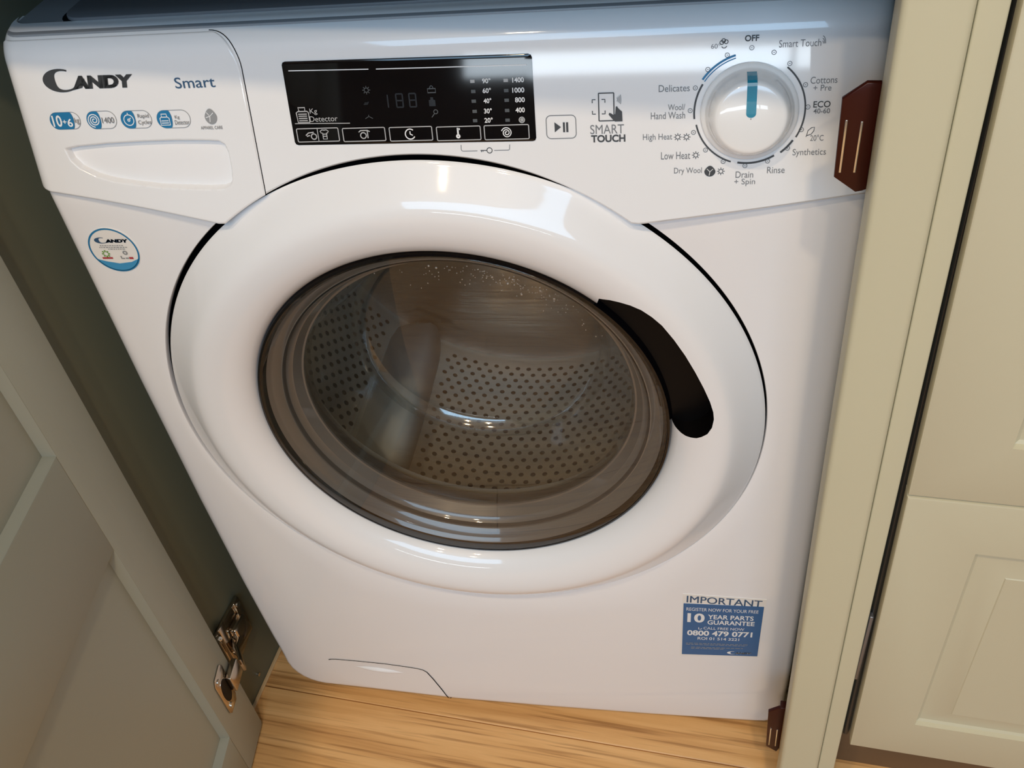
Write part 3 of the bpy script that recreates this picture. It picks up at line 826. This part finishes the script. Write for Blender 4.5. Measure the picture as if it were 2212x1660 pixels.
# phone and hand pictogram
ribbons('phone_icon', [rr2(.0935, .0272, .1027, .0438, .0003)], .0007, M['dark'], cpn, E_)
br = []
for (x, t, sx, st) in ((.0896, .0401, 1, -1), (.0896, .0314, 1, 1), (.0973, .0401, -1, -1), (.0973, .0314, -1, 1)):
    br.append([(x, t+st*.0020), (x, t), (x+sx*.0020, t)])
ribbons('focus_corners', br, .0006, M['dark'], cpn, E_)
poly_on('hand_icon', [(.1038, .0355), (.1046, .0358), (.1054, .0345), (.1076, .0325), (.1078, .0266), (.1031, .0266), (.1012, .0287), (.0994, .0309), (.0998, .0320), (.1010, .0316), (.1026, .0305), (.1034, .0312)], M['dark'], cpn, E_+.0001)
ribbons('signal_waves', [[(.1040+.0007*k+.0009*cos(a), .0398+.0024*(.6+.3*k)*sin(a)) for a in (-.9, -.45, 0, .45, .9)] for k in range(4)], .00035, M['grey'], cpn, E_)
ribbons('signal_waves', [[(.2214+.0006*k*cos(a)+.0004, .0675+.0014*k*sin(a)) for a in (0, .5, 1.0, 1.5)] for k in range(1, 4)], .0004, M['grey'], cpn, E_)
for x, t in ((0.16761, -0.00571), (0.15224, 0.00472), (0.14117, 0.01609), (0.14645, 0.01595)): sunicon(x, t, .0021, M['dark'], cpn, E_)
# wool mark (generic ball of yarn), cotton boll, leaf
def yarn(cx, ct, w, h, m, par, off):
    pts = [(cx+w*.5*sin(a)*(1-.32*max(0, cos(a))), ct+h*.5*cos(a)) for a in [2*pi*i/24 for i in range(24)]]
    o = poly_on('wool_ball_icon', pts, m, par, off)
    return o
yarn(.1610, -.0055, .0068, .0068, M['dark'], cpn, E_)
ribbons('wool_thread', [[(.1592, -.0040), (.1610, -.0058), (.1628, -.0042)], [(.1610, -.0058), (.1606, -.0082)]], .0004, M['pwhite'], cpn, E_+.0002)
ribbons('cotton_icon', [circ(.1669+.0013*cos(a), .0702+.0011*sin(a), .0011, 10) for a in (.4, 1.8, 3.1)]+[[(.1656, .0680), (.1664, .0672), (.1676, .0672), (.1686, .0682)]], .0005, M['dark'], cpn, E_)
ribbons('leaf_icon', [[(.2170, .0150), (.2176, .0180), (.2196, .0197), (.2212, .0199), (.2210, .0178), (.2196, .0158), (.2178, .0152), (.2170, .0150)][:8]+[(.2166, .0143)]], .0004, M['dark'], cpn, E_)
# small bracket with key under the display
ribbons('key_bracket', [[(.0057, .0146), (.0055, .0117), (.0060, .0108), (.0070, .0106), (.0160, .0106)], [(.0268, .0106), (.0358, .0106), (.0367, .0110), (.0370, .0141)]], .0004, M['grey'], cpn, E_)
ribbons('key_icon', [circ(.0238, .0107, .0017, 14), [(.0221, .0107), (.0180, .0108)], [(.0186, .0108), (.0186, .0098)], [(.0196, .0108), (.0196, .0100)]], .0005, M['dark'], cpn, E_)

# --- display
def display_fn(u, v):
    t0, t1, r = .0172, .0698, .0022
    x0, x1 = -.1046, .0541
    h = .0007
    if v < .04 or v > .96: h = .0007*min(v, 1-v)/.04
    vv = (max(.04, min(.96, v))-.04)/.92
    tt = t0+(t1-t0)*vv
    d = min(tt-t0, t1-tt)
    c = r-sqrt(max(0, r*r-(r-min(d, r))**2)) if d < r else 0
    xa, xb = x0+c, x1-c
    uu = (max(.02, min(.98, u))-.02)/.96
    if u < .02 or u > .98: h = min(h, .0007*min(u, 1-u)/.02)
    x = xa+(xb-xa)*uu
    tt += -.0013*(x+.105)/.16+(.0004 if vv > .5 else 0)*(1-vv)
    return fas(x, tt, h)
ds = grid('display_window', display_fn, 60, 40, M['black'], wm, smooth=30, label='black glass display')
DO = .0009
ribbons('display_line', [[(-.1007, .0642), (-.0484, .0633)]], .0006, M['pwhite'], ds, DO)
ribbons('display_line', [[(-.0436, .0632), (.0507, .0622)]], .0006, M['pwhite'], ds, DO)
ribbons('display_line', [[(-.1022, .0312), (-.0653, .0305)]], .0005, M['dgrey'], ds, DO)
DISP = [['90°', [0.02269, 0.05219, 0.02788, 0.05522], 0.02, 'white'], ['60°', [0.0225, 0.04636, 0.02771, 0.04941], 0.02, 'white'], ['40°', [0.02258, 0.04019, 0.02752, 0.04327], 0.02, 'white'], ['30°', [0.02237, 0.03396, 0.02734, 0.03708], 0.02, 'white'], ['20°', [0.0222, 0.02824, 0.02748, 0.03138], 0.02, 'white'], ['1400', [0.04139, 0.05206, 0.04851, 0.05507], 0.02, 'white'], ['1000', [0.04098, 0.04598, 0.04843, 0.04903], 0.02, 'white'], ['800', [0.04232, 0.04011, 0.04836, 0.04317], 0.02, 'white'], ['400', [0.0422, 0.03392, 0.04799, 0.03702], 0.02, 'white'], ['Kg', [-0.09101, 0.03633, -0.08605, 0.04041], 0, 'white'], ['Detector', [-0.09177, 0.03203, -0.07317, 0.03554], 0, 'white']]
for s, b, w, m in DISP: put('lettering', s, onbox(b, DO), M['dgrey' if s in ('Kg', 'Detector') else 'pwhite'], ds, w)
# unlit seven-segment digits
def seg7(x, t, w, h, segs):
    th = .0006; P = []
    S = {'a': [(x, t+h), (x+w, t+h)], 'b': [(x+w, t+h), (x+w, t+h/2)], 'c': [(x+w, t+h/2), (x+w, t)], 'd': [(x, t), (x+w, t)], 'e': [(x, t), (x, t+h/2)], 'f': [(x, t+h/2), (x, t+h)], 'g': [(x, t+h/2), (x+w, t+h/2)]}
    return [S[c] for c in segs]
ribbons('unlit_digits', seg7(-.0385, .0395, .0, .008, 'bc')+seg7(-.0330, .0395, .0042, .0082, 'abcdefg')+seg7(-.0245, .0395, .0042, .0082, 'abcdefg'), .0009, M['ghost'], ds, DO)
for i, (x, t) in enumerate([(0.0166, 0.05373), (0.01665, 0.04761), (0.01643, 0.04172), (0.01648, 0.03549), (0.01628, 0.02977), (0.03737, 0.05356), (0.03723, 0.04748), (0.03711, 0.04163), (0.03697, 0.03543), (0.03684, 0.02947)]):
    poly_on('indicator_lamp', [(x-.0014, t-.0010), (x+.0014, t-.0010), (x+.0014, t+.0010), (x-.0014, t+.0010)], M['dim'] if i % 5 > 2 else M['dgrey'] if i % 5 == 0 else M['dim'], ds, DO)
BT = [(-0.10199, 0.02782, -0.07394, 0.0187), (-0.07104, 0.02727, -0.04293, 0.01822), (-0.03994, 0.027, -0.01212, 0.01773), (-0.00908, 0.02644, 0.01909, 0.01723), (0.02162, 0.02646, 0.0498, 0.01702)]
for x0, t1, x1, t0 in BT: ribbons('touch_key_frame', [rr2(x0, t0+.0006, x1, t1, .0008)], .0006, M['dgrey'], ds, DO)
ribbons('touch_key_divider', [[(-.0879, .0190), (-.0879, .0276)]], .0005, M['dgrey'], ds, DO)
g = M['dgrey']
ribbons('shirt_icon', [[(-.0862, .0258), (-.0848, .0268), (-.0840, .0266), (-.0828, .0266), (-.0820, .0268), (-.0806, .0258), (-.0814, .0246), (-.0820, .0248), (-.0820, .0208), (-.0846, .0208), (-.0846, .0248), (-.0854, .0246), (-.0862, .0258)], [(-.0844, .0226), (-.0822, .0226)], [(-.0844, .0240), (-.0822, .0240)]], .0006, g, ds, DO)
ribbons('delay_icon', [circ(-.0908, .0226, .0018, 12), [(-.0962, .0234), (-.0942, .0250), (-.0905, .0254)], [(-.0956, .0228), (-.0934, .0234)]], .0007, g, ds, DO)
ribbons('wash_icon', [circ(-.0575, .0224, .0019, 12), [(-.0604, .0246), (-.0590, .0256), (-.0545, .0256), (-.0530, .0248)], [(-.0546, .0252), (-.0546, .0206)]], .0007, g, ds, DO)
ribbons('clock_icon', [[(-.0265+.0032*cos(a), .0225+.0032*sin(a)) for a in [radians(50+280*i/20) for i in range(21)]], [(-.0265, .0243), (-.0265, .0225), (-.0249, .0217)]], .0007, M['pwhite'], ds, DO)
ribbons('thermometer_icon', [[(.0046, .0256), (.0046, .0212)], circ(.0046, .0203, .0009, 10), [(.0046, .0248), (.0060, .0248)]], .0011, M['pwhite'], ds, DO)
swirl(.0357, .0217, .0034, M['pwhite'], ds, .0006, DO, 'spin_icon')
ribbons('weight_icon', [[(-.0998, .0318), (-.1002, .0380), (-.0990, .0388), (-.0928, .0388), (-.0920, .0380), (-.0920, .0318), (-.0998, .0318)],
                        [(-.0980, .0388), (-.0986, .0412), (-.0940, .0412), (-.0942, .0388)]]+[[(-.0990, z), (-.0932, z)] for z in (.0330, .0344, .0358, .0371)], .0007, g, ds, DO)
q = M['dim']
sunicon(-.0516, .0507, .0023, q, ds, DO)
ribbons('padlock_icon', [[(-.0122, .0478), (-.0122, .0502), (-.0072, .0502), (-.0072, .0478), (-.0122, .0478)], [(-.0110, .0502), (-.0104, .0516), (-.0097, .0520), (-.0090, .0516), (-.0085, .0502)]], .0005, q, ds, DO)
poly_on('weight_small_icon', [(-.0121, .0395), (-.0080, .0395), (-.0080, .0432), (-.0092, .0436), (-.0092, .0450), (-.0110, .0450), (-.0110, .0436), (-.0121, .0432)], M['ghost'], ds, DO)
ribbons('key_icon', [circ(-.0084, .0360, .0013, 10), [(-.0092, .0350), (-.0112, .0326)]], .0005, q, ds, DO)
ribbons('iron_dry_icon', [[(-.0545, .0420), (-.0520, .0420), (-.0512, .0436)], [(-.0538, .0428), (-.0518, .0428)]], .0007, M['ghost'], ds, DO)
ribbons('hanger_icon', [[(-.0547, .0330), (-.0522, .0344), (-.0497, .0330)], [(-.0522, .0344), (-.0522, .0354)]], .0004, q, ds, DO)
ribbons('no_spin_icon', [circ(.0458, .0294, .0017, 12), [(.0446, .0282), (.0472, .0308)], circ(.0458, .0294, .0008, 10)], .0006, g, ds, DO)

# --- drawer print
DO2 = .0015
def dbx(b): return onbox(b, DO2)
logo(lambda u, v: fas(-.2712+.0640*u, .0560+.0150*v+.0004*(1-u), DO2), M['dark'], dd)
put('lettering', 'Smart', dbx([-0.17875, 0.05604, -0.15114, 0.06294]), M['navy'], dd, .004)
def pill(x0, t0, x1, t1, split):
    r = (t1-t0)/2
    ribbons('badge_outline', [rr2(x0, t0, x1, t1, r*.98, 8)], .0004, M['wool_'], dd, DO2)
    pts = [(x0+r+r*cos(a), (t0+t1)/2+r*sin(a)) for a in [pi/2+pi*i/14 for i in range(15)]]
    e = split
    pts += [(e-r*.35+r*.35*cos(a), (t0+t1)/2+r*sin(a)) for a in [-pi/2+pi*i/10 for i in range(11)]]
    poly_on('badge_fill', pts, M['blue'], dd, DO2+.0001)
PILLS = [(-.2742, .0322, -.2522, .0434, -.2568), (-.2472, .0318, -.2260, .0434, -.2372), (-.2225, .0315, -.2007, .0430, -.2122), (-.1968, .0310, -.1734, .0425, -.1862)]
for p_ in PILLS: pill(*p_)
DO3 = DO2+.0003
DRAW = [['10', [-0.2724, 0.0340, -0.2655, 0.0416], 0.02, 'white'], ['+', [-0.26501, 0.03599, -0.26215, 0.03843], 0.02, 'white'], ['6', [-0.26167, 0.03373, -0.25794, 0.03923], 0.02, 'white'], ['kg', [-0.2562, 0.03512, -0.25284, 0.03969], 0, 'dark'], ['1400', [-0.23623, 0.0354, -0.22755, 0.03934], 0, 'dark'], ['Rapid', [-0.21002, 0.0374, -0.20212, 0.0408], 0, 'dark'], ['Cycles', [-0.21058, 0.0332, -0.20134, 0.03667], 0, 'dark'], ['Kg', [-0.18391, 0.0364, -0.18066, 0.03909], 0, 'dark'], ['Detector', [-0.18458, 0.03309, -0.17451, 0.03599], 0, 'dark'], ['APPAREL CARE', [-0.16728, 0.02941, -0.15208, 0.03152], 0, 'dark']]
for s, b, w, m in DRAW: put('lettering', s, onbox(b, DO3), M['pwhite' if m == 'white' else 'grey'], dd, w)
swirl(-.2418, .0376, .0046, M['pwhite'], dd, .0007, DO3, 'spin_icon', 2.6)
ribbons('stopwatch_icon', [circ(-.2168, .0370, .0035, 18), circ(-.2168, .0370, .0008, 8), [(-.2168, .0405), (-.2168, .0418)], [(-.2168, .0372), (-.2152, .0384)]], .0006, M['pwhite'], dd, DO3)
ribbons('weight_icon', [[(-.1945, .0330), (-.1945, .0374), (-.1935, .0382), (-.1890, .0382), (-.1880, .0374), (-.1880, .0330), (-.1945, .0330)], [(-.1930, .0382), (-.1932, .0402), (-.1895, .0402), (-.1894, .0382)], [(-.1938, .0344), (-.1888, .0344)], [(-.1938, .0358), (-.1888, .0358)]], .0006, M['pwhite'], dd, DO3)
yarn(-.1588, .0376, .0086, .0102, M['wool_'], dd, DO2)
ribbons('wool_thread', [[(-.1612, .0404), (-.1592, .0378), (-.1566, .0400)], [(-.1592, .0378), (-.1598, .0342)], [(-.1622, .0370), (-.1592, .0378)]], .0005, M['pwhite'], dd, DO3)

# --- knob
NRM = Vector((0, -CP, SP)); KC = Vector(fas(KX, KT, 0)); UX = Vector((1, 0, 0)); UT = Vector((0, SP, CP))
def klathe(name, pf, mt_, par, n=96, label=None, dx=0, dt=0):
    vs, fs = [], []; m = len(pf)
    for i in range(n):
        a = 2*pi*i/n
        for r, h in pf: vs.append(KC+UX*(dx+r*cos(a))+UT*(dt+r*sin(a))+NRM*h)
    for i in range(n):
        j = (i+1) % n
        for k in range(m-1): fs.append((i*m+k, i*m+k+1, j*m+k+1, j*m+k))
    return mk(name, vs, fs, mt_, par, 40, label)
kb = klathe('programme_knob', [(.0285, .0004), (.0283, .0022), (.0272, .0032), (.0262, .0034), (.0256, .0040), (.0250, .0060), (.0232, .0125), (.0216, .0165), (.0206, .0178), (.0198, .0184), (.0185, .0187), (.0150, .0190), (.010, .0193), (.004, .0194), (.0003, .0194)], M['knobw'], wm, label='white round programme knob')
# blue-green pointer lying along the knob from its rim inwards
pp = []
w = .0028
for r, t_ in ((.0, .0020),): pass
path = [(.0030, .0194), (.010, .0193), (.0150, .0190), (.0185, .0188), (.0203, .0183), (.0216, .0168), (.0232, .0130), (.0246, .0080)]
vs, fs = [], []
for t_, h in path:
    for x in (-w, w): vs.append(KC+UX*x+UT*t_+NRM*(h+.0003))
for i in range(len(path)-1): fs.append((2*i, 2*i+1, 2*i+3, 2*i+2))
s = len(vs)
for i in range(9):
    a = pi+pi*i/8; vs.append(KC+UX*(w*cos(a))+UT*(.0030+w*.8*sin(a))+NRM*.0197)
fs.append(tuple(range(s, s+9)))
mkraw('pointer', vs, fs, M['teal'], kb, None, 'blue-green pointer')

# --- stickers on the front
def flat(off=0.0): return lambda a, b, o=0.0: (a, -off-o, b)
SCX, SCZ, SR = -.2646, .6379, .0196
st = prism('round_sticker', ell(SCX, SCZ, SR, SR, 48), -.0004, .0002, M['stick'], wm, label='round blue-rimmed sticker')
F1 = flat(.0006)
ribbons('blue_rim', [circ(SCX, SCZ, SR-.0011, 48)], .0013, M['blue'], st, 0, fn=F1)
pts = [(SCX+(SR-.0014)*cos(a), SCZ+(SR-.0014)*sin(a)) for a in [radians(205)+radians(130)*i/20 for i in range(21)]]
pts += [(SCX+.010, SCZ-.0105), (SCX, SCZ-.0118), (SCX-.010, SCZ-.0098)]
poly_on('blue_base', pts, mat('sticker_sky', (.05, .28, .52), .4, noise=.1), st, 0, fn=F1)
logo(lambda u, v: (SCX-.0120+.0265*u, -.0008, SCZ+.0062+.0052*v), M['navy'], st)
F2 = flat(.0008)
for z, x0, x1 in ((.0042, -.0095, .0090), (.0026, -.0105, .0115), (.0011, -.0040, .0095)):
    x = x0; segs = []
    while x < x1: L_ = .0009+.0013*random.random(); segs.append([(SCX+x, SCZ+z), (SCX+min(x+L_, x1), SCZ+z)]); x += L_+.0006
    ribbons('small_print', segs, .0007, M['wool_'], st, 0, fn=F2)
ribbons('green_emblem', [[(SCX-.0075+.0016*cos(a), SCZ-.0030+.0016*sin(a)), (SCX-.0075+.0032*cos(a), SCZ-.0030+.0032*sin(a))] for a in [2*pi*i/8 for i in range(8)]], .0012, M['green'], st, 0, fn=F2)
poly_on('red_bar', [(SCX-.0118, SCZ-.0075), (SCX-.0035, SCZ-.0075), (SCX-.0035, SCZ-.0060), (SCX-.0118, SCZ-.0060)], M['red'], st, 0, fn=F2)
ribbons('grey_emblem', [circ(SCX+.0080, SCZ-.0022, .0014, 10), [(SCX+.0035, SCZ-.0050), (SCX+.0035, SCZ-.0072), (SCX+.0060, SCZ-.0072)], [(SCX+.0068, SCZ-.0070), (SCX+.0092, SCZ-.0070)]], .0011, M['wool_'], st, 0, fn=F2)
poly_on('red_mark', [(SCX+.0096, SCZ-.0078), (SCX+.0128, SCZ-.0078), (SCX+.0128, SCZ-.0060), (SCX+.0096, SCZ-.0060)], M['red'], st, 0, fn=F2)

WQ = [[0.1508, 0.2462], [0.2268, 0.2440], [0.2256, 0.1461], [0.1491, 0.1404]]
BQ = [[0.1517, 0.2312], [0.2252, 0.2325], [0.2244, 0.1481], [0.1513, 0.1436]]
def quad(Q, y):
    TL, TR, BR_, BL = Q
    def f(u, v):
        w_ = 1-v
        x = (TL[0]*(1-u)+TR[0]*u)*(1-w_)+(BL[0]*(1-u)+BR_[0]*u)*w_
        z = (TL[1]*(1-u)+TR[1]*u)*(1-w_)+(BL[1]*(1-u)+BR_[1]*u)*w_
        return (x, y, z)
    return f
gs = prism('guarantee_sticker', [tuple(p) for p in WQ], -.0004, .0002, M['stick'], wm, label='white and blue IMPORTANT guarantee sticker')
prism('blue_field', [tuple(p) for p in BQ], -.0007, -.0003, M['sblue'], gs)
def sub(Q, y, x0, y0, x1, y1):      # y measured down from the top
    f = quad(Q, y); return lambda u, v: f(x0+(x1-x0)*u, 1-(y1+(y0-y1)*v))
for dx in (0, .004): put('lettering', 'IMPORTANT', sub(WQ, -.0006-dx*.01, .05+dx, .02, .95+dx, .122), M['navy'], gs, 0)
Y_ = -.0009
for s, x0, y0, x1, y1, w in (('REGISTER NOW FOR YOUR FREE', .04, .065, .94, .125, 0), ('10', .055, .17, .275, .345, .035), ('YEAR PARTS', .315, .185, .89, .27, .02), ('GUARANTEE', .315, .29, .91, .375, .02),
                             ('CALL FREE NOW', .27, .425, .79, .475, 0), ('0800 479 0771', .06, .50, .90, .605, .03), ('ROI 01 514 3221', .20, .63, .74, .685, .01)):
    put('lettering', s, sub(BQ, Y_, x0, y0, x1, y1), M['pwhite'], gs, w)
fq = quad(BQ, Y_)
for z, x0, x1 in ((.76, .05, .86), (.785, .05, .84), (.84, .12, .80), (.865, .12, .55)):
    x = x0; segs = []
    while x < x1: L_ = .02+.05*random.random(); segs.append([(x, 1-z), (min(x+L_, x1), 1-z)]); x += L_+.014
    ribbons('small_print', [[(a*.0737, b*.0865) for a, b in sg] for sg in segs], .0010, M['wool_'], gs, 0, fn=lambda a, b, o: fq(a/.0737, b/.0865))
logo(sub(BQ, Y_, .60, .905, .92, .965), M['pwhite'], gs)
ribbons('phone_icon', [[(.0152, .0485), (.0152, .0455), (.0172, .0452), (.0182, .0470)]], .0007, M['pwhite'], gs, 0, fn=lambda a, b, o: fq(a/.0737, b/.0865))

# --- service flap, bottom left
FL = [(-.2339, .0858), (-.2310, .0871), (-.2250, .0877), (-.2067, .0874), (-.17, .0853), (-.145, .0820), (-.1330, .0798), (-.1275, .0778), (-.1237, .0738), (-.1190, .0611), (-.1120, .0380), (-.1051, .0125)]
fl_pts = FL[:-1]+[(-.1085, .0262), (-.14, .0270), (-.19, .0320), (-.2200, .0400), (-.2300, .0560)]
sf = prism('service_flap', fl_pts, -.0002, .0006, M['enamel'], wm, b=.0, label='flush service flap')
def frontb(a, b, o):
    e = b-.0108
    return (a, -.0005-o+(BR-sqrt(max(0, BR*BR-(BR-max(e, 0))**2)) if e < BR else 0), b)
FLD = []
for (x0, z0), (x1, z1) in zip(FL, FL[1:]):
    for k in range(6): FLD.append((x0+(x1-x0)*k/6, z0+(z1-z0)*k/6))
FLD.append(FL[-1])
ribbons('flap_gap', [FLD], .0012, M['gap'], sf, 0, fn=frontb)
# shallow finger dimple of the flap
dv, df = [], []
nu, nv = 30, 8
for j in range(nv+1):
    for i in range(nu+1):
        u, v = i/nu, j/nv
        x = -.2060+.056*u; half = .0042*sin(pi*u)**.7+.00005
        z0 = .0768-.0072*u-.0015
        zz = z0+half*(2*v-1)
        dv.append((x, -.0003-.0026*(sin(pi*u)**1.2)*(sin(pi*v)), zz))
for j in range(nv):
    for i in range(nu):
        a = j*(nu+1)+i; df.append((a, a+1, a+nu+2, a+nu+1))
mkraw('finger_grip', dv, df, M['enamel'], sf, 60, 'slim raised finger grip')

# ================================================================== ceiling downlights
for i, (x, y) in enumerate(LAMPS):
    side = 'left' if i % 2 == 0 else 'right'; row = 'nearer the machine' if i < 2 else 'farther from the machine'
    d = root('downlight', 'round ceiling downlight on the %s, %s' % (side, row), 'light', (x, y, CEIL-.012), 0, group='ceiling downlights')
    vs, fs = [], []
    pf = [(.046, CEIL), (.046, CEIL-.006), (.040, CEIL-.008), (.032, CEIL-.004), (.030, CEIL+.0)]
    for k in range(32):
        a = 2*pi*k/32
        for r, z in pf: vs.append((x+r*cos(a), y+r*sin(a), z-.0005))
    for k in range(32):
        j = (k+1) % 32
        for l in range(len(pf)-1): fs.append((k*5+l, k*5+l+1, j*5+l+1, j*5+l))
    mk('rim', vs, fs, M['trimw'], d, 40)
